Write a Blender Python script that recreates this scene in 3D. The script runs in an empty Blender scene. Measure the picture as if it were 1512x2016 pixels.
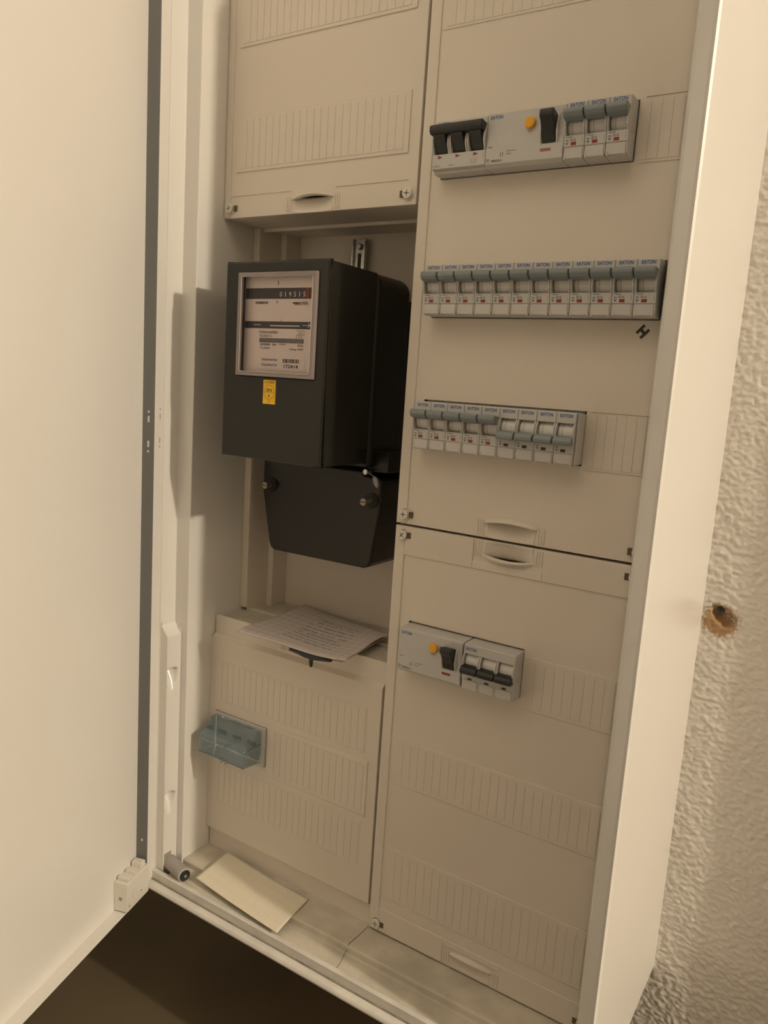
import bpy, bmesh, math, random
from mathutils import Vector, Matrix, noise
random.seed(7)
sc = bpy.context.scene
COL = sc.collection

# ------------------------------------------------------------------ camera
CAM = Vector((0.39613, -0.65756, 0.13568))
YAW, PITCH, ROLL, FPX = 0.558605, -0.161638, 0.065792, 1525.37
fw = Vector((-math.sin(YAW)*math.cos(PITCH), math.cos(YAW)*math.cos(PITCH), math.sin(PITCH)))
rt = Vector((math.cos(YAW), math.sin(YAW), 0)); up = rt.cross(fw)
r2 = rt*math.cos(ROLL) + up*math.sin(ROLL); u2 = -rt*math.sin(ROLL) + up*math.cos(ROLL)
cd = bpy.data.cameras.new('camera'); cam = bpy.data.objects.new('camera', cd); COL.objects.link(cam)
cam.matrix_world = Matrix(((r2.x, u2.x, -fw.x, CAM.x), (r2.y, u2.y, -fw.y, CAM.y), (r2.z, u2.z, -fw.z, CAM.z), (0, 0, 0, 1)))
cd.sensor_fit = 'HORIZONTAL'; cd.sensor_width = 36; cd.lens = FPX*36/1512; cd.clip_start = 0.02
sc.camera = cam

# ------------------------------------------------------------------ world, lamp, exposure
w = bpy.data.worlds.new('world'); sc.world = w; w.use_nodes = True
bg = w.node_tree.nodes['Background']
bg.inputs[0].default_value = (1.0, 0.83, 0.62, 1); bg.inputs[1].default_value = 0.01
ld = bpy.data.lights.new('hall_lamp', 'POINT'); ld.energy = 104; ld.color = (1.0, 0.86, 0.67); ld.shadow_soft_size = 0.035
lamp = bpy.data.objects.new('hall_lamp', ld); COL.objects.link(lamp); lamp.location = (2.65, -0.33, 1.16)
ad_ = bpy.data.lights.new('overhead_fill', 'AREA'); ad_.energy = 4.4; ad_.color = (1.0, 0.83, 0.62); ad_.shape = 'DISK'; ad_.size = 1.3  # unseen soft fill light, added overhead to brighten the cover panels
fill_light = bpy.data.objects.new('overhead_fill', ad_); COL.objects.link(fill_light); fill_light.location = (-0.12, -0.60, 1.28); fill_light.rotation_euler = (math.radians(25), 0, 0)
sc.view_settings.view_transform = 'Standard'; sc.view_settings.look = 'None'
sc.view_settings.gamma = 1; sc.view_settings.use_curve_mapping = False
sc.view_settings.exposure = 0.67

# ------------------------------------------------------------------ materials
def sock(b, *names):
    for n in names:
        if n in b.inputs: return b.inputs[n]
def mat(name, col, rough=0.5, metal=0.0, spec=0.5, bump=0.0, bscale=800, var=0.0, vscale=6, coat=0.0):
    m = bpy.data.materials.new(name); m.use_nodes = True
    nt = m.node_tree; b = nt.nodes['Principled BSDF']
    b.inputs['Base Color'].default_value = (*col, 1); b.inputs['Roughness'].default_value = rough
    b.inputs['Metallic'].default_value = metal; sock(b, 'Specular IOR Level', 'Specular').default_value = spec
    if coat: sock(b, 'Coat Weight').default_value = coat
    tc = nt.nodes.new('ShaderNodeTexCoord')
    if var:
        n = nt.nodes.new('ShaderNodeTexNoise'); n.inputs['Scale'].default_value = vscale; n.inputs['Detail'].default_value = 6
        nt.links.new(tc.outputs['Object'], n.inputs['Vector'])
        r = nt.nodes.new('ShaderNodeValToRGB')
        r.color_ramp.elements[0].position = 0.3; r.color_ramp.elements[1].position = 0.7
        r.color_ramp.elements[0].color = (*[c*(1-var) for c in col], 1); r.color_ramp.elements[1].color = (*col, 1)
        nt.links.new(n.outputs['Fac'], r.inputs['Fac']); nt.links.new(r.outputs['Color'], b.inputs['Base Color'])
    if bump:
        n = nt.nodes.new('ShaderNodeTexNoise'); n.inputs['Scale'].default_value = bscale; n.inputs['Detail'].default_value = 2
        nt.links.new(tc.outputs['Object'], n.inputs['Vector'])
        bp = nt.nodes.new('ShaderNodeBump'); bp.inputs['Strength'].default_value = bump; bp.inputs['Distance'].default_value = 0.0005
        nt.links.new(n.outputs['Fac'], bp.inputs['Height']); nt.links.new(bp.outputs['Normal'], b.inputs['Normal'])
    return m
M = {}
M['paint'] = mat('white_paint', (.80, .78, .735), .22, spec=.5, var=.02)
M['sheet'] = mat('door_sheet', (.80, .78, .735), .28, spec=.45, var=.02)
M['cover'] = mat('cover_plastic', (.76, .695, .605), .5, spec=.35, bump=.12, bscale=1500, var=.03)
M['floor_dirty'] = mat('dusty_paint', (.72, .67, .56), .6, spec=.25, var=.3, vscale=25)
M['sill'] = mat('worn_paint', (.78, .75, .69), .35, var=.16, vscale=45)
M['groove'] = mat('dirty_groove', (.36, .32, .25), .8, var=.5, vscale=60)
M['mcb'] = mat('breaker_plastic', (.58, .57, .55), .42, spec=.4)
M['mcb_flap'] = mat('breaker_flap', (.60, .585, .56), .28, spec=.5)
M['drum'] = mat('rocker_drum', (.72, .70, .67), .4)
M['lever'] = mat('grey_lever', (.24, .275, .285), .42)
M['black'] = mat('black_plastic', (.022, .024, .022), .4)
M['dark'] = mat('dark_gap', (.02, .018, .015), .8)
M['blue_ink'] = mat('blue_ink', (.035, .115, .33), .5)
M['ink'] = mat('black_ink', (.05, .048, .045), .6)
M['grey_ink'] = mat('grey_ink', (.2, .19, .19), .6)
M['red'] = mat('red_flag', (.26, .035, .02), .5)
M['redpale'] = mat('red_print', (.38, .15, .10), .5)
M['darkflag'] = mat('dark_flag', (.04, .03, .025), .5)
M['yellow'] = mat('yellow_button', (.85, .42, .02), .4)
M['sticker'] = mat('yellow_sticker', (.88, .52, .01), .45)
M['meter'] = mat('meter_black', (.017, .016, .012), .2, spec=.36)
M['meter2'] = mat('meter_cover_black', (.014, .012, .008), .3, spec=.35)
M['dial'] = mat('dial_plate', (.86, .77, .73), .5)
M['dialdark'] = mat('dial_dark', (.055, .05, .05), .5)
M['white_ink'] = mat('white_ink', (.8, .76, .7), .5)
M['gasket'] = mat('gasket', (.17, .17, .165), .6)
M['zinc'] = mat('zinc_steel', (.62, .62, .60), .3, metal=1, var=.45, vscale=150)
M['screw_plastic'] = mat('screw_plastic', (.76, .73, .66), .4)
M['greyrub'] = mat('grey_bush', (.40, .375, .35), .6)
M['seal'] = mat('lead_seal', (.30, .28, .30), .45, metal=.4)
M['sideboard'] = mat('dark_lacquer', (.17, .132, .078), .2, spec=.5, var=.25, vscale=3)
M['bezel_line'] = mat('bezel_line', (.5, .46, .43), .3)
M['dull'] = mat('dull_brass', (.34, .30, .23), .45, metal=.7)
M['shade'] = mat('cross_recess', (.34, .31, .25), .8)
M['room'] = mat('room_paint', (.22, .20, .175), .8, var=.04)
M['ceil'] = mat('ceiling_paint', (.45, .43, .40), .8, var=.02)
M['floor'] = mat('floor', (.10, .075, .05), .6)
def glassy(name, tint, rough, gl, ior=1.45, diff=None):
    m = bpy.data.materials.new(name); m.use_nodes = True; nt = m.node_tree
    nt.nodes.remove(nt.nodes['Principled BSDF']); out = nt.nodes['Material Output']
    t = nt.nodes.new('ShaderNodeBsdfTransparent'); t.inputs[0].default_value = (*tint, 1)
    g = nt.nodes.new('ShaderNodeBsdfGlossy'); g.inputs['Roughness'].default_value = rough
    g.inputs['Color'].default_value = (1, 1, 1, 1)
    d = nt.nodes.new('ShaderNodeBsdfDiffuse'); d.inputs[0].default_value = (*(diff or tint), 1)
    f = nt.nodes.new('ShaderNodeFresnel'); f.inputs['IOR'].default_value = ior
    a = nt.nodes.new('ShaderNodeMixShader'); a.inputs[0].default_value = gl
    nt.links.new(t.outputs[0], a.inputs[1]); nt.links.new(d.outputs[0], a.inputs[2])
    b = nt.nodes.new('ShaderNodeMixShader'); nt.links.new(f.outputs[0], b.inputs[0])
    nt.links.new(a.outputs[0], b.inputs[1]); nt.links.new(g.outputs[0], b.inputs[2])
    nt.links.new(b.outputs[0], out.inputs['Surface']); return m
M['pane'] = glassy('clear_pane', (.97, .95, .95), .04, .0, 1.18)
M['bezel_clear'] = glassy('smoky_bezel', (.90, .87, .87), .12, .55, diff=(.42, .36, .35))
M['blue_clear'] = glassy('blue_clear_cover', (.95, .985, .99), .10, .22, diff=(.60, .82, .92))

# paper with a printed grid and handwriting (flat print)
def paper_mat(name, col, kind):
    m = bpy.data.materials.new(name); m.use_nodes = True; nt = m.node_tree; L = nt.links
    b = nt.nodes['Principled BSDF']; b.inputs['Roughness'].default_value = .8
    sock(b, 'Specular IOR Level', 'Specular').default_value = .15
    uv = nt.nodes.new('ShaderNodeUVMap'); s = nt.nodes.new('ShaderNodeSeparateXYZ'); L.new(uv.outputs[0], s.inputs[0])
    def mth(op, a, bb=None):
        n = nt.nodes.new('ShaderNodeMath'); n.operation = op
        for i, v in enumerate((a, bb)):
            if v is None: continue
            if isinstance(v, (int, float)): n.inputs[i].default_value = v
            else: L.new(v, n.inputs[i])
        return n.outputs[0]
    def line(c, freq, th):                              # 1 on thin lines
        f = mth('FRACT', mth('MULTIPLY', c, freq)); return mth('LESS_THAN', f, th)
    def rng(c, a, bb): return mth('MULTIPLY', mth('GREATER_THAN', c, a), mth('LESS_THAN', c, bb))
    U, V = s.outputs[0], s.outputs[1]
    if kind == 'grid':
        g = mth('MAXIMUM', line(V, 11.0, .09), mth('MULTIPLY', line(U, 13.0, .06), mth('ADD', rng(U, 0, .34), rng(U, .78, 1.0))))
        ns = nt.nodes.new('ShaderNodeTexNoise'); mp = nt.nodes.new('ShaderNodeMapping'); mp.inputs['Scale'].default_value = (42, 9, 1)
        L.new(uv.outputs[0], mp.inputs[0]); L.new(mp.outputs[0], ns.inputs['Vector']); ns.inputs['Scale'].default_value = 1; ns.inputs['Detail'].default_value = 4
        wv = mth('ADD', V, mth('MULTIPLY', ns.outputs['Fac'], .05))
        h = mth('MULTIPLY', line(wv, 14.0, .42), mth('GREATER_THAN', ns.outputs['Fac'], .47))
        h = mth('MULTIPLY', h, mth('MULTIPLY', rng(U, .33, .80), rng(V, .16, .80)))
        f = mth('MAXIMUM', mth('MULTIPLY', g, .38), mth('MULTIPLY', h, .48))
        ink = (.10, .085, .10, 1)
    else:
        f = mth('MULTIPLY', mth('MAXIMUM', line(V, 5.0, .05), line(U, 11.0, .035)), .14); ink = (.35, .30, .2, 1)
    mx = nt.nodes.new('ShaderNodeMix'); mx.data_type = 'RGBA'
    L.new(f, mx.inputs[0]); mx.inputs[6].default_value = (*col, 1); mx.inputs[7].default_value = ink
    L.new(mx.outputs[2], b.inputs['Base Color']); return m
M['paper'] = paper_mat('grid_paper', (.66, .60, .56), 'grid')
M['paper2'] = paper_mat('old_paper', (.80, .74, .60), 'plain')

def wall_mat():
    m = mat('plaster', (.76, .72, .66), .75, spec=.3); nt = m.node_tree; L = nt.links; b = nt.nodes['Principled BSDF']
    tc = nt.nodes.new('ShaderNodeTexCoord'); n1 = nt.nodes.new('ShaderNodeTexNoise'); n1.inputs['Scale'].default_value = 420; n1.inputs['Detail'].default_value = 5
    L.new(tc.outputs['Object'], n1.inputs['Vector'])
    bp = nt.nodes.new('ShaderNodeBump'); bp.inputs['Strength'].default_value = .35; bp.inputs['Distance'].default_value = .001
    L.new(n1.outputs['Fac'], bp.inputs['Height']); L.new(bp.outputs['Normal'], b.inputs['Normal'])
    # bare sandy plaster round the drill hole
    sub = nt.nodes.new('ShaderNodeVectorMath'); sub.operation = 'DISTANCE'; sub.inputs[1].default_value = (.2865, .175, -.0785)
    L.new(tc.outputs['Object'], sub.inputs[0])
    ad = nt.nodes.new('ShaderNodeMath'); ad.operation = 'MULTIPLY_ADD'; ad.inputs[1].default_value = -.020; L.new(n1.outputs['Fac'], ad.inputs[0]); L.new(sub.outputs['Value'], ad.inputs[2])
    r = nt.nodes.new('ShaderNodeValToRGB'); r.color_ramp.elements[0].position = .004; r.color_ramp.elements[1].position = .009
    r.color_ramp.elements[0].color = (.40, .25, .13, 1); r.color_ramp.elements[1].color = (.76, .72, .66, 1)
    L.new(ad.outputs[0], r.inputs[0]); L.new(r.outputs[0], b.inputs['Base Color']); return m
M['wall'] = wall_mat()

# ------------------------------------------------------------------ helpers
def quad(bm, vs):
    try: bm.faces.new(vs)
    except ValueError: pass
def box(bm, x0, x1, y0, y1, z0, z1):
    v = [bm.verts.new((x, y, z)) for z in (z0, z1) for y in (y0, y1) for x in (x0, x1)]
    for f in ((0, 2, 3, 1), (4, 5, 7, 6), (0, 1, 5, 4), (2, 6, 7, 3), (0, 4, 6, 2), (1, 3, 7, 5)): quad(bm, [v[i] for i in f])
def prism(bm, poly, a, b, axis='x'):
    """poly: 2-D outline; axis x -> (y,z), y -> (x,z), z -> (x,y)"""
    def P(p, t): return {'x': (t, p[0], p[1]), 'y': (p[0], t, p[1]), 'z': (p[0], p[1], t)}[axis]
    A = [bm.verts.new(P(p, a)) for p in poly]; B = [bm.verts.new(P(p, b)) for p in poly]; n = len(poly)
    fs = [bm.faces.new(A), bm.faces.new(B[::-1])]
    for i in range(n): fs.append(bm.faces.new((A[i], B[i], B[(i+1) % n], A[(i+1) % n])))
    bmesh.ops.recalc_face_normals(bm, faces=fs)
def circ(cx, cy, r, n=20, a0=0, a1=2*math.pi, close=True):
    m = n if close else n-1
    return [(cx+r*math.cos(a0+(a1-a0)*i/m), cy+r*math.sin(a0+(a1-a0)*i/m)) for i in range(n)]
def rrect(x0, x1, z0, z1, r, n=5):
    o = []
    for cx, cz, a in ((x1-r, z1-r, 0), (x0+r, z1-r, 90), (x0+r, z0+r, 180), (x1-r, z0+r, 270)):
        for i in range(n+1):
            t = math.radians(a+90*i/n); o.append((cx+r*math.cos(t), cz+r*math.sin(t)))
    return o
def tube(bm, pts, r, n=8):
    rings = []
    for i, p in enumerate(pts):
        p = Vector(p); d = (Vector(pts[min(i+1, len(pts)-1)])-Vector(pts[max(i-1, 0)])).normalized()
        a = d.orthogonal().normalized(); b = d.cross(a)
        rings.append([bm.verts.new(p+a*r*math.cos(2*math.pi*k/n)+b*r*math.sin(2*math.pi*k/n)) for k in range(n)])
    for i in range(len(rings)-1):
        for k in range(n): bm.faces.new((rings[i][k], rings[i][(k+1) % n], rings[i+1][(k+1) % n], rings[i+1][k]))
    bm.faces.new(rings[0][::-1]); bm.faces.new(rings[-1])
def plate(bm, x0, x1, z0, z1, holes, y0, y1):
    """slab between y0 (front) and y1 with rectangular holes, one closed mesh"""
    xs = sorted({x0, x1, *[h[0] for h in holes], *[h[1] for h in holes]}); xs = [x for x in xs if x0-1e-9 <= x <= x1+1e-9]
    zs = sorted({z0, z1, *[h[2] for h in holes], *[h[3] for h in holes]}); zs = [z for z in zs if z0-1e-9 <= z <= z1+1e-9]
    def solid(i, j):
        if i < 0 or j < 0 or i >= len(xs)-1 or j >= len(zs)-1: return False
        cx, cz = (xs[i]+xs[i+1])/2, (zs[j]+zs[j+1])/2
        return not any(h[0] < cx < h[1] and h[2] < cz < h[3] for h in holes)
    V = {}
    def v(i, j, y):
        k = (i, j, y)
        if k not in V: V[k] = bm.verts.new((xs[i], y, zs[j]))
        return V[k]
    for i in range(len(xs)-1):
        for j in range(len(zs)-1):
            if not solid(i, j): continue
            quad(bm, (v(i, j, y0), v(i+1, j, y0), v(i+1, j+1, y0), v(i, j+1, y0)))
            quad(bm, (v(i, j, y1), v(i, j+1, y1), v(i+1, j+1, y1), v(i+1, j, y1)))
            if not solid(i-1, j): quad(bm, (v(i, j, y0), v(i, j+1, y0), v(i, j+1, y1), v(i, j, y1)))
            if not solid(i+1, j): quad(bm, (v(i+1, j, y0), v(i+1, j, y1), v(i+1, j+1, y1), v(i+1, j+1, y0)))
            if not solid(i, j-1): quad(bm, (v(i, j, y0), v(i, j, y1), v(i+1, j, y1), v(i+1, j, y0)))
            if not solid(i, j+1): quad(bm, (v(i, j+1, y0), v(i+1, j+1, y0), v(i+1, j+1, y1), v(i, j+1, y1)))
def grid(bm, fn, nu, nv, uv=False):
    vs = [[bm.verts.new(fn(i/nu, j/nv)) for j in range(nv+1)] for i in range(nu+1)]
    lay = bm.loops.layers.uv.new('UVMap') if uv else None
    for i in range(nu):
        for j in range(nv):
            f = bm.faces.new((vs[i][j], vs[i+1][j], vs[i+1][j+1], vs[i][j+1]))
            if lay:
                for l, (a, b) in zip(f.loops, ((i, j), (i+1, j), (i+1, j+1), (i, j+1))): l[lay].uv = (a/nu, b/nv)
def mk(name, bm, m, parent=None, bevel=0, smooth=False, seg=2, world=True, solid=0):
    me = bpy.data.meshes.new(name); bm.to_mesh(me); bm.free()
    me.materials.append(M[m] if isinstance(m, str) else m)
    o = bpy.data.objects.new(name, me); COL.objects.link(o)
    if smooth:
        for p in me.polygons: p.use_smooth = True
    if solid:
        md = o.modifiers.new('thickness', 'SOLIDIFY'); md.thickness = solid; md.offset = 0
    if bevel:
        md = o.modifiers.new('bevel', 'BEVEL'); md.width = bevel; md.segments = seg; md.limit_method = 'ANGLE'; md.angle_limit = math.radians(35)
    if parent: attach(o, parent, world)
    return o
def wloc(o):
    v = Vector(o.location)
    while o.parent: o = o.parent; v += Vector(o.location)
    return v
def attach(o, parent, world=True):
    """world: the mesh is written in world coordinates although its parent sits elsewhere"""
    o.parent = parent
    if world: o.location = Vector(o.location) - wloc(parent)
def thing(name, label, cat, loc, group=None):
    o = bpy.data.objects.new(name, None); COL.objects.link(o); o.location = loc; o.empty_display_size = .02
    o['label'] = label; o['category'] = cat
    if group: o['group'] = group
    return o
def tag(o, label, cat, group=None):
    o['label'] = label; o['category'] = cat
    if group: o['group'] = group
    return o
def Box(name, m, parent, *d, bevel=0, world=True):
    bm = bmesh.new(); box(bm, *d); return mk(name, bm, m, parent, bevel, world=world)
def copy_tree(o, parent=None):
    c = o.copy(); COL.objects.link(c); c.parent = parent
    for ch in list(o.children): copy_tree(ch, c)
    return c
TEXT = {}
def text_mesh(body, wd, ht, bold=0.0, shear=0.0):
    k = (body, wd, ht, bold)
    if k in TEXT: return TEXT[k]
    cu = bpy.data.curves.new('print', 'FONT'); cu.body = body; cu.size = 1; cu.offset = bold; cu.extrude = .0; cu.resolution_u = 3; cu.shear = shear
    o = bpy.data.objects.new('print', cu); COL.objects.link(o)
    bpy.context.view_layer.update()
    me = bpy.data.meshes.new_from_object(o.evaluated_get(bpy.context.evaluated_depsgraph_get()))
    bpy.data.objects.remove(o); bpy.data.curves.remove(cu)
    xs = [v.co.x for v in me.vertices]; ys = [v.co.y for v in me.vertices]
    x0, x1, y0, y1 = min(xs), max(xs), min(ys), max(ys)
    for v in me.vertices: v.co = ((v.co.x-x0)/(x1-x0)*wd, 0, (v.co.y-y0)/(y1-y0)*ht)
    me.materials.clear(); TEXT[k] = me; return me
def text(name, body, wd, ht, x, y, z, m, parent, world=True, bold=.0, shear=0):
    """front-facing print, lower-left corner at x, z on the plane y"""
    me = text_mesh(body, wd, ht, bold, shear)
    if not me.materials: me.materials.append(M[m])
    elif me.materials[0] != M[m]:
        me = me.copy(); me.materials[0] = M[m]
    o = bpy.data.objects.new(name, me); COL.objects.link(o); o.location = (x, y, z); attach(o, parent, world); return o
def lines(name, rects, y, m, parent, world=True, th=.00004):
    if name == 'print' and len(rects) > 1:
        for q in rects: lines_one(name, [q], y, m, parent, world, th)
        return
    return lines_one(name, rects, y, m, parent, world, th)
def lines_one(name, rects, y, m, parent, world=True, th=.00004):
    bm = bmesh.new()
    for x0, x1, z0, z1 in rects: box(bm, x0, x1, y-th, y, z0, z1)
    return mk(name, bm, m, parent, world=world)

# ------------------------------------------------------------------ the setting
YW = .175
def frange(a, b, s):
    n = max(1, round((b-a)/s)); return [a+(b-a)*i/n for i in range(n)]
bm = bmesh.new()
xs = frange(-1.6, .24, .23) + frange(.24, .40, .0013) + frange(.40, 1.0, .02) + frange(1.0, 3.42, .2) + [3.42]
zs = frange(-1.4, -.66, .15) + frange(-.66, .46, .0015) + frange(.46, 1.36, .15) + [1.36]
HX, HZ = .2895, -.0735
def wall_y(x, z):
    if not (.235 < x < .5 and -.7 < z < .5): return YW
    v = Vector((x, z, 0))
    q = Vector((x*.75+z*.35, z, 0))
    y = -.0009*noise.noise(q*330) - .0008*noise.noise(v*170+Vector((3, 1, 0)))
    y -= .0014*max(0, noise.noise(q*250+Vector((7, 7, 0))))
    y -= .0018*noise.noise(v*16)
    # chipped drill hole, tipped to lower right
    a, b = (x-HX), (z-HZ); u, t = a*.82-b*.57, a*.57+b*.82
    d = math.hypot(u/.0135, t/.0080) + .25*noise.noise(v*210)
    y += .012*max(0, min(1, (1.12-d)*2.2))
    d2 = math.hypot((x-.2838)/.0042, (z+.0710)/.0042); y += .02*max(0, min(1, (1.1-d2)*3))
    return YW + y
V = [[bm.verts.new((x, wall_y(x, z), z)) for z in zs] for x in xs]
for i in range(len(xs)-1):
    for j in range(len(zs)-1): bm.faces.new((V[i][j], V[i+1][j], V[i+1][j+1], V[i][j+1]))
o = mk('wall_back', bm, 'wall', smooth=True); o['kind'] = 'structure'
bm = bmesh.new(); prism(bm, [(.402, YW+.003), (.402, YW-.0195), (.405, YW-.0215), (.467, YW-.0215), (.470, YW-.0195), (.470, YW+.003)], -1.40, 1.34, 'z'); o = mk('trim_1', bm, 'paint', bevel=.001); o['kind'] = 'structure'
def shell(name, m, *d):
    bm = bmesh.new(); box(bm, *d); o = mk(name, bm, m); o['kind'] = 'structure'
shell('floor', 'floor', -1.6, 3.4, -1.9, YW+.02, -1.45, -1.40)
shell('ceiling', 'ceil', -1.6, 3.4, -1.9, YW+.02, 1.34, 1.38)
shell('wall_left', 'room', -1.64, -1.60, -1.9, YW+.02, -1.45, 1.38)
shell('wall_right', 'room', 3.40, 3.44, -1.9, YW+.02, -1.45, 1.38)
shell('wall_front', 'room', -1.64, 3.44, -1.94, -1.90, -1.45, 1.38)

sb = thing('sideboard', 'dark glossy brown sideboard top beneath the white meter cabinet', 'sideboard', (-.1, -.05, -1.4))
Box('top', 'sideboard', sb, -.95, .75, -.38, .160, -.685, -.66, bevel=.002)
Box('body', 'sideboard', sb, -.92, .72, -.35, .155, -1.32, -.685)
for x in (-.90, .64):
    for y in (-.33, .08): Box('leg', 'sideboard', sb, x, x+.06, y, y+.06, -1.40, -1.32)
for i in range(3): Box('door_panel', 'sideboard', sb, -.90+i*.536, -.90+i*.536+.528, -.368, -.35, -1.30, -.70, bevel=.002)

# ------------------------------------------------------------------ the cabinet
cab = thing('meter_cabinet', 'white wall-mounted electric meter cabinet with its door swung open', 'cabinet', (0, .06, -.482))
XL, XR, ZB, ZT = -.2725, .2688, -.4820, .6265
YA, YB, YR = -.0610, -.039, -.0757
# outer shell
Box('side_panel', 'paint', cab, XR-.0015, XR, YR+.0035, YW+.006, ZB+.002, ZT+.01)
Box('side_panel', 'paint', cab, XL-.0015, XL, YA+.004, YW+.004, ZB+.002, ZT+.01)
Box('top_panel', 'paint', cab, XL+.0002, XR-.0016, YA, YW-.001, ZT+.0085, ZT+.01)
Box('bottom_panel', 'paint', cab, XL+.0002, XR-.0016, -.066, YW-.001, ZB+.0005, ZB+.002)
Box('back_panel', 'paint', cab, XL+.0002, XR-.0016, .165, .172, ZB+.002, ZT+.0085)
# left jamb: outer rim, front step, inner wall
bm = bmesh.new()
prism(bm, [(XL, YA), (-.2705, YA), (-.2705, YB), (-.249, YB), (-.249, .047), (-.251, .047), (-.251, YB+.002), (XL, YB+.002)], ZB, ZT, 'z')
mk('jamb', bm, 'paint', cab, bevel=.0012, seg=3)
# right jamb: rounded rim, front step, sloped liner strip
bm = bmesh.new()
prism(bm, [(XR-.0016, YR+.008), (XR-.0016, YR+.0035), (XR, YR+.0035), (XR, YR+.002), (XR-.0015, YR), (XR-.004, YR+.0005), (XR-.0075, YB-.010), (.2475, YB), (.2445, YB+.004), (.2360, -.003), (.2385, -.003), (.247, YB+.006), (XR-.002, YB+.003)], ZB, ZT, 'z')
mk('jamb', bm, 'paint', cab)
# top jamb
bm = bmesh.new()
prism(bm, [(YA-.0004, ZT+.0083), (YA-.0004, ZT+.004), (YB-.0004, ZT+.004), (YB-.0004, .603), (.05, .603), (.05, .606), (YB+.0015, .606), (YB+.0015, ZT+.0083)], XL+.0003, XR-.0018, 'x')
mk('head_jamb', bm, 'paint', cab)
# sill: inner floor, riser, shelf, rim, dirty groove, front ledge
bm = bmesh.new()
prism(bm, [(.16, -.4540), (-.0350, -.4540), (-.0352, -.4630), (-.0610, -.4630), (-.0610, -.4612), (-.0395, -.4612), (-.0375, -.4600), (-.0372, -.4540), (-.0355, -.4522), (.16, -.4522)], -.249, .2475, 'x')
mk('inner_floor', bm, 'floor_dirty', cab, bevel=.0005)
bm = bmesh.new()
prism(bm, [(-.0610, -.4720), (-.0610, -.4608), (-.0625, -.4600), (-.0655, -.4600), (-.0668, -.4612), (-.0668, -.4720)], XL+.0002, XR-.0018, 'x')
mk('sill_rim', bm, 'sill', cab)
Box('sill_groove', 'groove', cab, XL+.0004, XR-.0020, -.0690, -.0669, -.4732, -.4706)
bm = bmesh.new()
prism(bm, [(-.0690, -.4800), (-.0690, -.4708), (-.0702, -.4700), (-.0735, -.4702), (-.0765, -.4718), (-.0780, -.4742), (-.0778, -.4762), (-.0760, -.4780), (-.0730, -.4800)], XL+.0002, XR-.0018, 'x')
mk('sill', bm, 'sill', cab, bevel=.0006)
# crack in the plastic floor tray
bm = bmesh.new()
pts = [(-.0003, .0, -.452), (-.0010, -.018, -.452), (-.0019, -.0355, -.452), (-.0026, -.0382, -.4595), (-.0022, -.042, -.461), (.0008, -.052, -.461), (.0020, -.0608, -.461)]
for (x0, y0, z0), (x1, y1, z1) in zip(pts, pts[1:]):
    h = .00028; q = [bm.verts.new(c) for c in ((x0-h, y0-.0002, z0), (x0+h, y0-.0002, z0), (x1+h, y1-.0002, z1), (x1-h, y1-.0002, z1))]; bm.faces.new(q)
mk('floor_crack', bm, 'ink', cab)

# finger strip clipped into the lower left jamb: height field with two thumb scoops
def strip_x(y, z):
    x = -.2588
    if z > -.166: x -= max(0, min(1, (z+.166)/.012))*.0105
    for cz in (-.218, -.374):
        b = z-cz; a = y+.0530
        t = (b+.016)/.029
        if 0 < t < 1:
            wd = .0105*(math.sin(math.pi*min(1, t*.5+.02)))**.8*(1 if t < .8 else math.sqrt(max(0, 1-((t-.8)/.2)**2)))
            if abs(a) < wd: x -= .0150*t**1.1*math.sqrt(max(0, 1-(a/wd)**2))
    return x
bm = bmesh.new()
def sf(u, v):
    y, z = YA+.0012+u*(.0205), -.4612+v*(.4612-.150); return (strip_x(y, z), y, z)
grid(bm, sf, 26, 300)
mk('finger_strip', bm, 'paint', cab, smooth=True)
bm = bmesh.new(); prism(bm, [(-.2705, -.4612), (-.2589, -.4612), (-.2589, -.1662), (-.2690, -.1545), (-.2705, -.1545)], YA+.0006, YA+.0013, 'y'); mk('strip_front', bm, 'paint', cab)
bm = bmesh.new(); box(bm, -.271, -.2590, -.0405, -.0393, -.4612, -.158)
mk('strip_edge', bm, 'paint', cab)
Box('strip_slot', 'shade', cab, -.2600, -.2585, -.0585, -.0480, -.4590, -.4400)

# meter bay: recess walls, back plate, lips
bm = bmesh.new()
box(bm, -.236, .0, .115, .117, -.156, .313)
box(bm, -.2405, -.232, .088, .115, -.156, .313)
mk('bay_back', bm, 'cover', cab, bevel=.0005)
bm = bmesh.new(); box(bm, -.2545, -.2405, .050, .053, -.150, .306); box(bm, -.2425, -.2405, .053, .089, -.156, .313); box(bm, -.252, -.250, .045, .09, -.156, .313)
mk('bay_post', bm, 'cover', cab, bevel=.0006)
for z in (-.075, -.118): Box('post_slot', 'dark', cab, -.2535, -.2525, .0494, .0502, z-.010, z+.010)
bm = bmesh.new(); box(bm, -.2545, .0, .004, .115, .3062, .3085); box(bm, -.2405, .0, .057, .060, .3025, .3062)
mk('bay_ceiling', bm, 'cover', cab, bevel=.0004)
bm = bmesh.new(); box(bm, -.2545, .0, .0075, .115, -.1575, -.1540); box(bm, -.2405, .0, .056, .0585, -.1540, -.1510)
mk('bay_floor', bm, 'floor_dirty', cab, bevel=.0004)
Box('divider', 'cover', cab, -.0012, .0004, .013, .165, -.4520, .600)
bm = bmesh.new()
for z in (.3488, .2248, .1008, -.1208): box(bm, .004, .236, .048, .056, z-.0175, z+.0175)
box(bm, -.245, -.006, .048, .056, -.31, -.275)
mk('mounting_rail', bm, 'zinc', cab)

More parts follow.
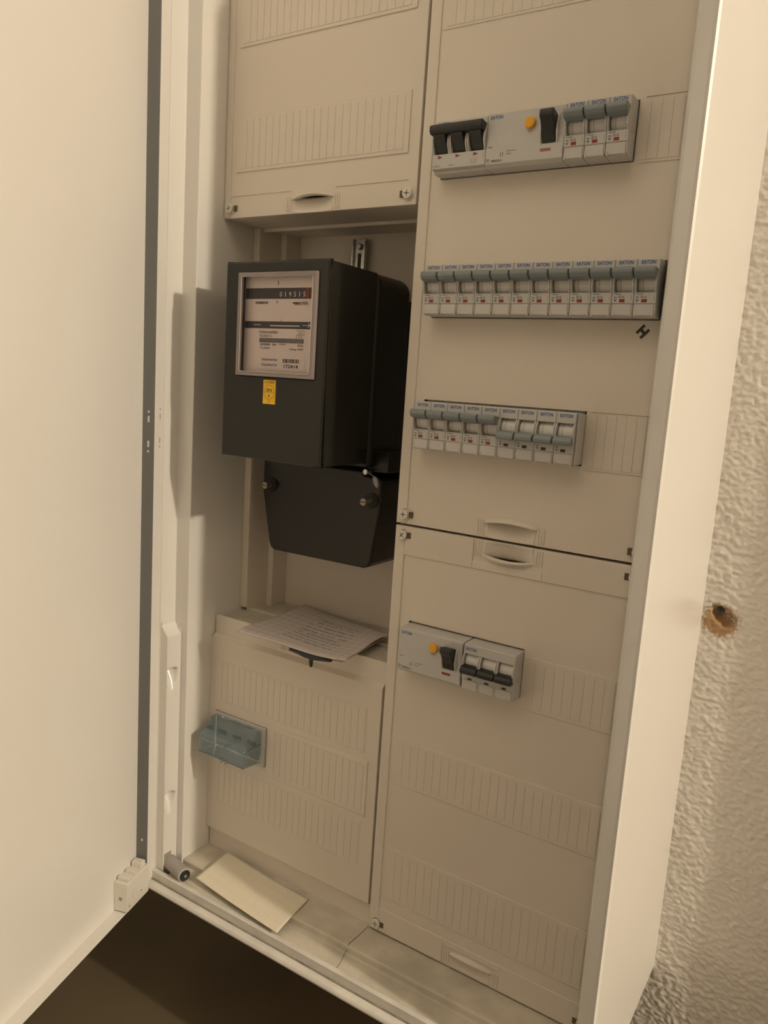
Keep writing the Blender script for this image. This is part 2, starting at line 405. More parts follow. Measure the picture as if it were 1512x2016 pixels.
# --------------------------------------------------------------- screws, tabs, grips shared by the covers
SCREW = {}
def screw(x, z, parent, side, rot):
    bm = bmesh.new(); prism(bm, circ(0, 0, .0060, 24), -.0012, .001, 'y'); prism(bm, circ(0, 0, .0050, 24), -.0042, -.0012, 'y')
    s = mk('screw', bm, 'screw_plastic', parent, bevel=.0006, world=False); s.location = Vector((x, 0, z))-wloc(parent)
    bm = bmesh.new()
    for a in (rot, rot+math.pi/2):
        c, d = math.cos(a), math.sin(a)
        v = [bm.verts.new((p*c-q*d, -.0043, p*d+q*c)) for p, q in ((-.0031, -.0006), (.0031, -.0006), (.0031, .0006), (-.0031, .0006))]; bm.faces.new(v)
    k = mk('screw_cross', bm, 'shade', s, world=False); k.parent = s
    Box('screw_slot', 'slot', parent, x+side*.0072-.0019, x+side*.0072+.0019, -.0016, .0006, z-.0030, z+.0030)
M['slot'] = mat('slot_brown', (.14, .10, .06), .8)
TAB = None
def tabs(x0, x1, zc, h, parent, y, pitch=.00905):
    """break-out tabs: each a small proud bar of its own"""
    n = max(1, round((x1-x0)/pitch)); p = (x1-x0)/n
    key = (round(h, 4), round(p, 5))
    if key not in SCREW:
        bm = bmesh.new(); g = .00020; box(bm, g, p-g, -.00035, .0005, -h/2, h/2)
        me = bpy.data.meshes.new('breakout_tab'); bm.to_mesh(me); bm.free(); me.materials.append(M['cover']); SCREW[key] = me
    for i in range(n):
        t = bpy.data.objects.new('breakout_tab', SCREW[key]); COL.objects.link(t)
        t.parent = parent; t.location = Vector((x0+i*p, y, zc))-wloc(parent)
def grip(x0, x1, zedge, sgn, parent, hgt=.0165):
    """scooped finger grip: concave pan under a crescent lip; sgn +1 the scoop rises from the edge"""
    bm = bmesh.new()
    def pan(u, v):
        z = zedge+sgn*hgt*v; return (x0+(x1-x0)*u, .0002+.0075*math.sin(math.pi*u)**.7*(v**.7), z)
    grid(bm, pan, 20, 8)
    bmesh.ops.recalc_face_normals(bm, faces=bm.faces)
    mk('grip_pan', bm, 'cover', parent, smooth=True, solid=.0006)
    bm = bmesh.new(); n = 24; rows = []
    for i in range(n+1):
        u = i/n; x = x0-.001+(x1-x0+.002)*u; a = math.sin(math.pi*u)**.8
        zc = zedge+sgn*(hgt-.0035+.0035*a); yo = -.0002-.0052*a; th = .0028
        prof = [(.001, zc-sgn*.0002), (yo, zc), (yo-.0002, zc+sgn*th*.5), (yo*.4, zc+sgn*(th+.0006)), (.0012, zc+sgn*(th+.0014))]
        rows.append([bm.verts.new((x, q[0], q[1])) for q in prof])
    for i in range(n):
        for k in range(4): bm.faces.new((rows[i][k], rows[i+1][k], rows[i+1][k+1], rows[i][k+1]))
    bmesh.ops.recalc_face_normals(bm, faces=bm.faces)
    mk('grip_lip', bm, 'cover', parent, smooth=True)
    bm = bmesh.new()
    for s, xx in ((-1, x0), (1, x1)):
        for k in range(3):
            xc = xx+s*(.0028+k*.0026); z0, z1 = sorted((zedge+sgn*.002, zedge+sgn*hgt))
            box(bm, xc-.0007, xc+.0007, -.0006, .0004, z0, z1)
    mk('grip_ribs', bm, 'cover', parent, bevel=.0003)
def cover(name, label, x0, x1, z0, z1, holes, rim=None):
    bm = bmesh.new(); T = .0022
    plate(bm, x0, x1, z0, z1, holes, 0, T)
    # folded skirt
    for d in ((x0, x0+.0015, T, .012, z0, z1), (x1-.0015, x1, T, .012, z0, z1), (x0, x1, T, .012, z0, z0+.0015), (x0, x1, T, .012, z1-.0015, z1)):
        box(bm, *d)
    c = mk(name, bm, 'cover', cab, bevel=.0005); c['label'] = label
    if rim:                                             # raised border strips round the face
        a, b, cc, d = rim
        for nm, q in (('border', (x0+.001, a, -.0012, .0005, z0+.001, z1-.001)),):
            if a > x0+.002: Box(nm, 'cover', c, *q, bevel=.0006)
    return c
def seat(x0, x1, z0, z1, parent, y=-.0011):
    bm = bmesh.new(); box(bm, x0, x1, y, .0003, z0, z1); return mk('tab_field', bm, 'cover', parent, bevel=.0004)

# right upper cover
H = .0232
c = cover('cover_panel', 'upper right cover with three rows of breakers', .0006, .2490, .0012, .6,
          [(.0226, .1994, .3488-H, .3488+H+.0006), (.0236, .2350, .2248-H, .2248+H+.0006), (.0224, .1830, .1008-H, .1008+H+.001), (.0980, .1480, .0012, .0180)],
          (.0125, 0, 0, 0))
tabs(.2004, .2345, .3488, .044, c, 0); tabs(.1846, .2345, .1000, .0455, c, 0); tabs(.0180, .2345, .4790, .044, c, 0)
for z in (.5025, .4545, .3740, .3245, .1250, .0752): lines('score_line', [(.204 if .3 < z < .4 else (.186 if z < .2 else .014), .2360, z-.0002, z+.0002)], -.0002, 'cover', c, th=.0004)
grip(.0980, .1480, .0012, 1, c); screw(.0100, .0108, c, 1, .05); screw(.2400, .0108, c, -1, .05)
bm = bmesh.new(); box(bm, .1810, .1828, -.0165, .004, .1008-.0215, .1008+.0215); mk('end_filler', bm, 'mcb', c, bevel=.0005)
# hand-drawn H mark
def stroke(bm, a, b, wd, y):
    a, b = Vector((a[0], 0, a[1])), Vector((b[0], 0, b[1])); d = (b-a).normalized(); n = Vector((-d.z, 0, d.x))*wd/2; a -= d*wd*.3; b += d*wd*.3
    bm.faces.new([bm.verts.new((p.x, y, p.z)) for p in (a-n, b-n, b+n, a+n)])
bm = bmesh.new(); P0, P1, Q0, Q1 = (.2178, .1918), (.2228, .1972), (.2212, .1878), (.2268, .1936)
mid = lambda a, b: ((a[0]+b[0])/2, (a[1]+b[1])/2)
stroke(bm, P0, P1, .0023, -.0002); stroke(bm, Q0, Q1, .0023, -.0002); stroke(bm, mid(P0, P1), mid(Q0, Q1), .0024, -.00025)
mk('marker_letter', bm, 'ink', c)
# right lower cover
c = cover('cover_panel', 'lower right cover with a residual current switch', .0006, .2490, -.4505, -.0012,
          [(.0234, .1482, -.1208-H, -.1208+H+.001), (.0980, .1480, -.0180, -.0012), (.1010, .1450, -.4505, -.4345)], (.0125, 0, 0, 0))
Box('border', 'cover', c, .0125, .0880, -.0012, .0005, -.0300, -.0020, bevel=.0006)
Box('border', 'cover', c, .1580, .2476, -.0012, .0005, -.0300, -.0020, bevel=.0006)
Box('border', 'cover', c, .0125, .0910, -.0012, .0005, -.4495, -.4220, bevel=.0006)
Box('border', 'cover', c, .1550, .2476, -.0012, .0005, -.4495, -.4220, bevel=.0006)
Box('border', 'cover', c, .0880, .1580, -.0012, .0005, -.0300, -.0225, bevel=.0006)
Box('border', 'cover', c, .0910, .1550, -.0012, .0005, -.4290, -.4220, bevel=.0006)
for x0, zc, h in ((.1495, -.1285, .047), (.0175, -.2490, .047), (.0175, -.3780, .056)):
    seat(x0-.001, .2362, zc-h/2-.002, zc+h/2+.002, c, y=-.0007)
    tabs(x0+.002, .2345, zc, h-.004, c, -.0007)
grip(.0980, .1480, -.0012, -1, c); grip(.1010, .1450, -.4505, 1, c); screw(.0100, -.0100, c, 1, .8); screw(.0107, -.4410, c, 1, .1); screw(.2400, -.0110, c, -1, .3); screw(.2400, -.4400, c, -1, .3)
# left upper cover
c = cover('cover_panel', 'upper left cover above the electricity meter', -.2490, -.0022, .3060, .6, [(-.1515, -.1000, .3060, .3225)], (-.2395, 0, 0, 0))
seat(-.2320, -.0140, .3530, .4090, c); tabs(-.2265, -.0200, .3812, .0490, c, -.0011)
seat(-.2320, -.0140, .4785, .5345, c); tabs(-.2265, -.0200, .5065, .0490, c, -.0011)
for a, b in ((-.238, -.155), (-.097, -.012)): lines('score_line', [(a, b, .3288, .3291)], -.0002, 'cover', c, th=.0005)
grip(-.1515, -.1000, .3060, 1, c); screw(-.2390, .3160, c, 1, .2); screw(-.0107, .3160, c, -1, .0)
# left lower cover: stepped top and bottom
c = cover('cover_panel', 'lower left cover with a small blue fuse flap', -.2525, -.0024, -.4250, -.1765, [(-.2380, -.1560, -.3165, -.2675)])
bm = bmesh.new(); box(bm, -.2478, -.0024, .0055, .0080, -.4545, -.4250); prism(bm, [(.0, -.4250), (.0055, -.4290), (.0055, -.4235), (.002, -.4235)], -.2478, -.0024)
mk('lower_rail', bm, 'cover', c, bevel=.0005)
bm = bmesh.new(); box(bm, -.2478, -.0024, .0055, .0080, -.1765, -.1500); prism(bm, [(.0, -.1765), (.0055, -.1725), (.0055, -.1780), (.002, -.1780)], -.2478, -.0024)
mk('upper_rail', bm, 'cover', c, bevel=.0005)
lines('grip_ribs', [(-.1450+k*.0027, -.1440+k*.0027, -.1690, -.1600) for k in range(5)], .0055, 'cover', c, th=.0006)
seat(-.2395, -.0190, -.2540, -.2030, c, y=-.0004); tabs(-.2375, -.0205, -.2285, .0475, c, -.0004)
seat(-.1540, -.0140, -.3250, -.2615, c); tabs(-.1510, -.0190, -.2935, .0530, c, -.0011)
seat(-.2395, -.0190, -.3850, -.3330, c, y=-.0004); tabs(-.2375, -.0205, -.3590, .0475, c, -.0004)

# --------------------------------------------------------------- the door (hinged at left, about three quarters open)
DA = Vector((-.2725, -.0584, 0)); DT = Vector((.2854, -.9584, 0)).normalized(); DN = Vector((-DT.y, DT.x, 0))
def D(t, n, z): return DA+DT*t+DN*n+Vector((0, 0, z))
def dbox(bm, t0, t1, n0, n1, z0, z1):
    v = [bm.verts.new(D(t, n, z)) for z in (z0, z1) for n in (n0, n1) for t in (t0, t1)]; fs = []
    for f in ((0, 2, 3, 1), (4, 5, 7, 6), (0, 1, 5, 4), (2, 6, 7, 3), (0, 4, 6, 2), (1, 3, 7, 5)): fs.append(bm.faces.new([v[i] for i in f]))
    bmesh.ops.recalc_face_normals(bm, faces=fs)
DZ0, DZ1, DW = -.4830, .6300, .530
bm = bmesh.new(); dbox(bm, 0, DW, -.0165, -.0150, DZ0, DZ1)
door = mk('door', bm, 'sheet', cab); door['label'] = 'large white sheet-metal door standing open'
bm = bmesh.new(); dbox(bm, .0, .0195, -.0150, .0, DZ0, DZ1); mk('hinge_flange', bm, 'paint', door, bevel=.0008)
bm = bmesh.new(); dbox(bm, .0195, DW, -.0150, .0, DZ0, DZ0+.0014); mk('bottom_flange', bm, 'paint', door, bevel=.0004)
bm = bmesh.new(); dbox(bm, .0195, DW, -.0150, .0, DZ1-.0014, DZ1); mk('top_flange', bm, 'paint', door, bevel=.0004)
bm = bmesh.new(); dbox(bm, DW-.0195, DW, -.0150, .0, DZ0+.0014, DZ1-.0014); mk('free_flange', bm, 'paint', door, bevel=.0008)
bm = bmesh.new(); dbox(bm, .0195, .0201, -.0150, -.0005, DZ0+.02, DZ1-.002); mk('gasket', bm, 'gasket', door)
bm = bmesh.new()
for z, h in ((.091, .0012), (.083, .0034), (.056, .0034), (.048, .0012), (-.416, .0016)): dbox(bm, .0200, .0203, -.0085, -.0065, z-h, z+h)
mk('flange_slots', bm, 'white_ink', door)
bm = bmesh.new()
for z, h in ((.094, .0012), (.086, .003), (.060, .003), (.053, .0012)): dbox(bm, .009, .0104, .0, .0002, z-h, z+h)
mk('hinge_slots', bm, 'shade', door)
# plastic corner block at the lower hinge
bm = bmesh.new(); dbox(bm, .0200, .0640, -.0150, .0030, -.4800, -.4440)
cb = mk('corner_block', bm, 'screw_plastic', door, bevel=.0012)
bm = bmesh.new(); dbox(bm, .0240, .0330, -.0130, .0000, -.4440, -.4375); dbox(bm, .0400, .0455, -.0130, .0005, -.4440, -.4410); dbox(bm, .0540, .0600, -.0130, .0010, -.4440, -.4400)
mk('block_lugs', bm, 'screw_plastic', cb, bevel=.0006)
bm = bmesh.new(); dbox(bm, .0400, .0540, .0030, .0042, -.4660, -.4560); mk('block_rib', bm, 'screw_plastic', cb, bevel=.0005)
bm = bmesh.new()
for t, z in ((.0585, -.4745), (.0350, -.470)): dbox(bm, t, t+.0022, .0030, .0032, z, z+.0022)
dbox(bm, .0642, .0644, -.008, -.004, -.466, -.462)
mk('block_holes', bm, 'shade', cb)

# ------------------------------------------------------------------ electricity meter
mt = thing('electricity_meter', 'black box electricity meter with glazed dial hung in the left bay', 'meter', (-.119, .06, -.064))
YF = -.060; WX0, WX1, WZ0, WZ1 = -.1610, -.0705, .1405, .2335
bm = bmesh.new()
plate(bm, -.1842, -.0540, .0530, .2476, [(WX0-.004, WX1+.004, WZ0-.0035, WZ1+.0035)], YF, YF+.003)
for d in ((-.1842, -.1812, YF+.003, .022, .0530, .2476), (-.0570, -.0540, YF+.003, .022, .0530, .2476), (-.1812, -.0570, YF+.003, .022, .2446, .2476), (-.1812, -.0570, YF+.003, .022, .0530, .0560)): box(bm, *d)
bmesh.ops.remove_doubles(bm, verts=bm.verts, dist=1e-6)
mk('housing', bm, 'meter', mt, bevel=.0016, seg=3)
bm = bmesh.new()
ch = .010
poly = [(-.1880+ch, .2490), (-.1880, .2490-ch), (-.1880, .0480), (-.0515, .0480), (-.0515, .2490-ch), (-.0515-ch, .2490)]
prism(bm, poly, .022, .086, 'y'); mk('base', bm, 'meter2', mt, bevel=.006, seg=4)
bm = bmesh.new(); box(bm, -.180, -.060, .084, .1148, .06, .228); mk('mounting_boss', bm, 'meter2', mt)
bm = bmesh.new(); box(bm, -.060, -.0340, .034, .088, .0440, .0660); mk('seal_block', bm, 'meter2', mt, bevel=.0012)
bm = bmesh.new()
prism(bm, [(-.2030, .0440), (-.2030, .0050), (-.1905, -.0555), (-.1880, -.0605), (-.1830, -.0630), (-.0560, -.0620), (-.0505, -.0600), (-.0470, -.0555), (-.0385, .0050), (-.0385, .0330), (-.0420, .0370), (-.0620, .0400), (-.0640, .0440)], .030, .098, 'y')
tc_ = mk('terminal_cover', bm, 'meter2', mt, bevel=.0025, seg=3)
for x, y0 in ((-.190, .0175), (-.050, .0130)):
    bm = bmesh.new(); prism(bm, circ(x, .0135, .0085, 24), .0285, .0305, 'y'); mk('screw_well', bm, 'dark', tc_, bevel=.0006)
    bm = bmesh.new(); prism(bm, circ(x, .0135, .0030, 16), y0+.004, .030, 'y'); prism(bm, circ(x, .0135, .0040, 20), y0, y0+.004, 'y')
    mk('sealing_screw', bm, 'dull', tc_, bevel=.0006, seg=2)
    bm = bmesh.new(); box(bm, x-.0036, x+.0036, y0-.0002, y0+.0001, .0130, .0140); mk('screw_slot', bm, 'dark', tc_)
# window: smoky bezel with a clear pane, dial behind
bm = bmesh.new(); plate(bm, WX0-.0045, WX1+.0045, WZ0-.0040, WZ1+.0040, [(WX0, WX1, WZ0, WZ1)], YF-.0030, YF+.001); win = mk('window_bezel', bm, 'bezel_clear', mt, bevel=.0008)
bm = bmesh.new()
for d in ((WX0, WX1, WZ0, WZ0+.0006), (WX0, WX0+.0007, WZ0, WZ1), (WX0, WX1, WZ1-.0004, WZ1), (WX1-.0006, WX1, WZ0, WZ1)): box(bm, d[0], d[1], YF-.0034, YF-.0030, d[2], d[3])
mk('bezel_edge', bm, 'bezel_line', win)
bm = bmesh.new(); bm.faces.new([bm.verts.new(c) for c in ((WX0, YF-.0015, WZ0), (WX1, YF-.0015, WZ0), (WX1, YF-.0015, WZ1), (WX0, YF-.0015, WZ1))]); mk('window_pane', bm, 'pane', win)
YD = -.053
KD = (YD-CAM.y)/(-.050-CAM.y)
fx = lambda x: CAM.x+(x-CAM.x)*KD
fz = lambda z: CAM.z+(z-CAM.z)*KD
bm = bmesh.new(); box(bm, -.1775, -.0600, YD, YD+.002, .130, .2425); dial = mk('dial', bm, 'dial', mt)
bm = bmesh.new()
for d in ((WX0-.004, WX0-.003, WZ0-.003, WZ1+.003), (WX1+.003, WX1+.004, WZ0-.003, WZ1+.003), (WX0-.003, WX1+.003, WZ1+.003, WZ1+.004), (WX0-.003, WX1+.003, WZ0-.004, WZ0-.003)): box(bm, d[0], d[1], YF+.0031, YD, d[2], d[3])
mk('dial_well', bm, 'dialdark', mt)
lines_, text_ = lines, text
def lines(n, rs, *a, **k): return lines_(n, [(max(fx(q[0]), WX0-.0025), min(fx(q[1]), WX1+.0025), fz(q[2]), fz(q[3])) for q in rs], *a, **k)
def text(n, b_, w_, h_, x, y_, z, *a, **k): return text_(n, b_, w_*KD, h_*KD, fx(x), y_, fz(z), *a, **k)
y = YD-.0001
lines('register_strip', [(-.1700, -.0818, .2133, .2238)], y, 'dialdark', dial)
lines('disc_slot', [(-.1700, -.0808, .1845, .1914)], y, 'dialdark', dial)
y2 = y-.0001
for i, dgt in enumerate('019515'): text('register_digit', dgt, .0026 if dgt != '1' else .0008, .0046, -.1212+i*.00588+(.0009 if dgt == '1' else 0), y2, .2154, 'white_ink', dial)
lines('red_wheel', [(-.0882, -.0850, .2135, .2236), (-.0832, -.0820, .2135, .2236)], y2, 'red', dial)
text('brand', 'SIEMENS', .0168, .0025, -.1528, y2, .2084, 'ink', dial, bold=.03)
text('print', 'kWh', .0104, .0035, -.0960, y2, .2073, 'ink', dial, bold=.012)
lines('print', [(-.1045, -.0968, .2087, .2100)], y2, 'ink', dial); lines('print', [(-.1020, -.0968, .2074, .2087)], y2, 'redpale', dial)
text('print', 'x', .0022, .0020, -.1255, y2, .2092, 'ink', dial, bold=.02)
text('print', ')', .0020, .0050, -.1250, y2, .2262, 'ink', dial, bold=.03)
lines('disc_edge', [(-.1325, -.0945, .1868, .1878), (-.1540, -.1445, .1878, .1883), (-.0912, -.0828, .1877, .1883)], y2, 'white_ink', dial)
bm = bmesh.new(); stroke(bm, (fx(-.0842), fz(.1900)), (fx(-.0818), fz(.1880)), .0006, y2); stroke(bm, (fx(-.0842), fz(.1860)), (fx(-.0818), fz(.1880)), .0006, y2); mk('arrow_head', bm, 'white_ink', dial)
lines('print', [(-.1182, -.1179, .1914, .1938)], y2, 'ink', dial)
text('print', 'Drehstromzähler', .0246, .0030, -.1463, y2, .1797, 'grey_ink', dial, bold=.012)
text('print', '7CA54 51', .0155, .0025, -.1456, y2, .1760, 'grey_ink', dial, bold=.012)
lines('print', [(-.1458, -.0888, .1706, .1750)], y2, 'grey_ink', dial)
b = .0003
lines('print', [(-.0983, -.0886, .1825, .1825+b), (-.0983, -.0886, .1785, .1785+b), (-.0886-b, -.0886, .1785, .1825), (-.0983, -.0983+b, .1750, .1787)], y2, 'ink', dial)
text('print', '21', .0040, .0021, -.0958, y2, .1794, 'grey_ink', dial, bold=.012); text('print', '11', .0040, .0021, -.0950, y2, .1757, 'grey_ink', dial, bold=.012)
text('print', '3x230/400', .0134, .0022, -.1446, y2, .1677, 'ink', dial, bold=.02); text('print', 'Volt', .0055, .0022, -.1291, y2, .1679, 'ink', dial, bold=.02)
text('print', '10(60)A', .0104, .0022, -.1207, y2, .1679, 'grey_ink', dial, bold=.012); text('print', '50Hz', .0072, .0022, -.0965, y2, .1674, 'grey_ink', dial, bold=.012)
text('print', '75 U/kWh', .0134, .0022, -.1450, y2, .1642, 'grey_ink', dial, bold=.012); text('print', 'Schlag 4000', .0176, .0024, -.1064, y2, .1634, 'grey_ink', dial, bold=.012)
lb = Box('owner_label', 'dial', dial, fx(-.1440), fx(-.0865), y-.0002, y, fz(.1435), fz(.1580)); y3 = y-.0004
text('print', 'Stadtwerke', .0206, .0028, -.1418, y3, .1527, 'grey_ink', dial, bold=.012); text('print', 'Geesthacht', .0206, .0028, -.1418, y3, .1475, 'grey_ink', dial, bold=.012)
xx = -.1137; br = []
while xx < -.0930:
    wdt = random.choice((.0005, .0006, .0011)); br.append((xx, xx+wdt, .1513, .1552)); xx += wdt+random.choice((.0005, .0007, .0010))
lines('barcode', br, y3, 'ink', dial)
text('print', '172414', .0180, .0034, -.1122, y3, .1463, 'ink', dial, bold=.02)
lines, text = lines_, text_
# yellow test sticker
st = Box('test_sticker', 'sticker', mt, -.1293, -.1133, YF-.0002, YF+.0002, .1098, .1336); ys = YF-.0003
text('print', '01090', .0120, .0025, -.1272, ys, .1300, 'ink', st)
bm = bmesh.new(); cx, cz = -.1213, .1215
for i in range(40):
    a0, a1 = 2*math.pi*i/40, 2*math.pi*(i+1)/40
    bm.faces.new([bm.verts.new((cx+r*math.cos(a), ys, cz+r*math.sin(a))) for r, a in ((.0067, a0), (.0070, a0), (.0070, a1), (.0067, a1))])
mk('sticker_ring', bm, 'ink', st)
lines('print', [(cx-.0068, cx+.0068, cz-.0002, cz+.0001)], ys+.00003, 'ink', st)
text('print', 'EN', .0066, .0030, cx-.0033, ys, .1222, 'ink', st, bold=.02); text('print', '6', .0024, .0031, cx-.0012, ys, .1167, 'ink', st)
bm = bmesh.new()
for r0, r1 in ((.0011, .0014),):
    for i in range(20):
        a0, a1 = 2*math.pi*i/20, 2*math.pi*(i+1)/20
        bm.faces.new([bm.verts.new((cx+r*math.cos(a), ys, .1122+r*math.sin(a))) for r, a in ((r0, a0), (r1, a0), (r1, a1), (r0, a1))])
mk('sticker_mark', bm, 'ink', st)
# lead seal on its wire
sl = thing('lead_seal', 'small grey lead seal dangling on wire beside the meter terminal cover', 'seal', (-.045, .03, .036))
bm = bmesh.new(); prism(bm, circ(-.0565, .0440, .0032, 18), .0235, .033, 'y'); mk('sealing_stud', bm, 'zinc', sl, bevel=.0006)
bm = bmesh.new(); tube(bm, [(-.0565, .025, .0440), (-.050, .022, .0432), (-.043, .019, .0415), (-.0385, .017, .0402)], .0006); mk('wire', bm, 'seal', sl, smooth=True)
bm = bmesh.new()
prism(bm, [(-.0400, .0405), (-.0375, .0425), (-.0335, .0395), (-.0320, .0335), (-.0328, .0300), (-.0355, .0310), (-.0385, .0350)], .0125, .0155, 'y')
mk('seal_disc', bm, 'seal', sl, bevel=.001)
# slotted hanger strip
hg = thing('hanger_strip', 'slotted galvanised steel hanger strip above the black meter', 'bracket', (-.137, .108, .245))
bm = bmesh.new(); plate(bm, -.1475, -.1290, .230, .300, [(-.1405, -.1360, .238, .284)], .1075, .1095)
box(bm, -.1475, -.1455, .1040, .1075, .230, .300); box(bm, -.1310, -.1290, .1040, .1075, .230, .300); mk('strip', bm, 'zinc', hg, bevel=.0004)
bm = bmesh.new(); prism(bm, circ(-.1383, .2915, .0034, 18), .1040, .1075, 'y'); mk('bolt', bm, 'zinc', hg, bevel=.0008)
Box('strip_slot', 'slot', hg, -.1405, -.1360, .1092, .1096, .238, .284)

# ------------------------------------------------------------------ breakers
YB0 = -.0190
def breaker_body(bm, w, n):
    m = w/n
    prism(bm, [(.048, -.0400), (.048, .0400), (.004, .0400), (.004, .0224), (-.0165, .0224), (-.0182, .0222), (YB0, .0216), (YB0, .0132), (-.0090, .0124),
               (-.0090, -.0030), (YB0, -.0036), (YB0, -.0120), (-.0180, -.0124), (-.0180, -.0205), (-.0160, -.0224), (.004, -.0224), (.004, -.0400)], .0002, w-.0002)
    for i in range(n):                                    # cheeks either side of every rocker
        for a, b in ((i*m+.0002, i*m+.0016), ((i+1)*m-.0016, (i+1)*m-.0002)):
            prism(bm, [(-.008, .0130), (YB0, .0130), (-.0215, .0085), (-.0222, .004), (-.0215, -.0005), (YB0, -.0042), (-.008, -.0042)], a, b)
def drum(bm, x0, x1): prism(bm, circ(-.0090, .0048, .0094, 28), x0, x1)
LEV_UP = [(-.0150, .0135), (-.0205, .0145), (-.0275, .0152), (-.0290, .0138), (-.0292, .0110), (-.0270, .0080), (-.0215, .0064), (-.0160, .0064)]
LEV_DN = [(-.0150, -.0040), (-.0205, -.0050), (-.0250, -.0052), (-.0262, -.0040), (-.0264, -.0015), (-.0245, .0012), (-.0210, .0026), (-.0160, .0028)]
def make_mcb(up_):
    t = thing('circuit_breaker', '', 'circuit breaker', (0, 0, 0)); w = .0175
    bm = bmesh.new(); breaker_body(bm, w, 1); mk('body', bm, 'mcb', t, bevel=.0003, world=False)
    bm = bmesh.new(); drum(bm, .0024, .0151); dr = mk('rocker_drum', bm, 'drum', t, world=False, smooth=False)
    bm = bmesh.new()
    for x in (.0060,): prism(bm, circ(-.0090, .0048, .00945, 28), x, x+.0003)
    mk('drum_line', bm, 'grey_ink', dr, world=False)
    bm = bmesh.new(); prism(bm, LEV_UP if up_ else LEV_DN, .0006, .0169); mk('lever', bm, 'lever', t, bevel=.0007, world=False)
    bm = bmesh.new(); box(bm, .0014, .0161, YB0+.0002, YB0+.0012, -.0214, -.0128); mk('terminal_flap', bm, 'mcb_flap', t, bevel=.0005, world=False)
    bm = bmesh.new()
    for x in (.0010, .0149): box(bm, x, x+.0016, -.0192, -.0175, -.0222, -.0188)
    mk('flap_hinge', bm, 'mcb', t, bevel=.0004, world=False)
    Box('status_flag', 'red' if up_ else 'darkflag', t, .0062, .0106, YB0-.0001, YB0+.0005, -.0113, -.0088, world=False)
    yy = YB0-.0001
    text('logo', 'EATON', .0112, .0030, .0032, yy, .0180, 'blue_ink', t, world=False, bold=.025)
    if up_:
        text('rating_print', 'B16', .0046, .0023, .0056, yy, -.0083, 'grey_ink', t, world=False, bold=.02)
        lines('print', [(.0018, .0072, -.0052, -.0046), (.0156, .0158, -.0100, -.0050)], yy, 'grey_ink', t, world=False)
    bm = bmesh.new(); bm.faces.new([bm.verts.new(c) for c in ((.0014, yy, -.0090), (.0044, yy, -.0090), (.0029, yy, -.0112))]); bm.faces.new([bm.verts.new(c) for c in ((.0018, yy, -.0070), (.0040, yy, -.0070), (.0040, yy, -.0080), (.0018, yy, -.0080))])
    mk('print_mark', bm, 'grey_ink', t, world=False)
    return t
ups, downs = make_mcb(True), make_mcb(False); used = set()
ORD = ['first', 'second', 'third', 'fourth', 'fifth', 'sixth', 'seventh', 'eighth', 'ninth', 'tenth', 'eleventh', 'twelfth']
def put(proto, x, z, label, group):
    if proto.name not in used: used.add(proto.name); o = proto
    else: o = copy_tree(proto)
    o.location = (x, 0, z); o['label'] = label; o['group'] = group; return o
PM = .0175
for i in range(12):
    put(ups, .0245+i*PM, .2248, f'grey single-pole breaker, lever up, {ORD[i]} from left in the row of twelve', 'breakers in the full row of twelve')
for i in range(9):
    if i < 5: lab = f'grey single-pole breaker, lever up, {ORD[i]} from left in the row of nine'
    else: lab = f'grey single-pole breaker, lever switched down, {ORD[i]} from left in the row of nine'
    put(ups if i < 5 else downs, .0234+i*PM, .1008, lab, 'breakers in the row of nine')
for i in range(3):
    put(ups, .0236+7*PM+i*PM, .3488, f'grey single-pole breaker, lever up, {ORD[i]} right of the top row\'s yellow-button switch', 'breakers at the right end of the top row')

# three-pole main switch, top row
t = thing('main_switch', 'three-pole main switch with linked black levers at top left', 'switch', (.0236, 0, .3488)); w = 3*PM
bm = bmesh.new()
prism(bm, [(.048, -.04), (.048, .04), (.004, .04), (.004, .0224), (-.0150, .0224), (YB0, .0200), (YB0, .0150), (-.008, .0146), (-.008, -.0062), (YB0, -.0068), (YB0, -.0190), (-.0150, -.0200), (-.0150, -.0224), (.004, -.0224), (.004, -.04)], .0002, w-.0002)
for i in range(3):
    for a, b in ((i*PM+.0002, i*PM+.0018), ((i+1)*PM-.0018, (i+1)*PM-.0002)): prism(bm, [(-.006, .0148), (YB0, .0148), (-.0225, .006), (-.0225, 0), (YB0, -.0070), (-.006, -.0070)], a, b)
mk('body', bm, 'mcb', t, bevel=.0003, world=False)
bm = bmesh.new(); prism(bm, [(-.0150, .0145), (-.0275, .0160), (-.0292, .0145), (-.0292, .0105), (-.0270, .0080), (-.0150, .0075)], .0004, w-.0006); mk('link_bar', bm, 'black', t, bevel=.001, world=False)
for i in range(3):
    bm = bmesh.new(); prism(bm, [(-.006, .0120), (-.0272, .0120), (-.0250, .006), (-.0200, -.0005), (-.0165, -.0060), (-.006, -.0060)], i*PM+.0030, (i+1)*PM-.0030); mk('lever', bm, 'black', t, bevel=.0006, world=False)
    bm = bmesh.new(); x = i*PM+.0062; bm.faces.new([bm.verts.new(c) for c in ((x, YB0-.0001, -.0108), (x, YB0-.0001, -.0080), (x+.0042, YB0-.0001, -.0094))][::-1]); mk('red_triangle', bm, 'red', t, world=False)
    lines('print', [(x-.0006, x-.0003, -.0112, -.0075)], YB0-.0001, 'grey_ink', t, world=False)
text('logo', 'EATON', .0112, .0026, .0046, YB0-.0001, .0172, 'blue_ink', t, world=False, bold=.025)
text('print', 'E 40 3', .0070, .0020, .0012, YB0-.0001, -.0178, 'grey_ink', t, world=False); text('print', '400V~', .0060, .0014, .0170, YB0-.0001, -.0175, 'grey_ink', t, world=False)
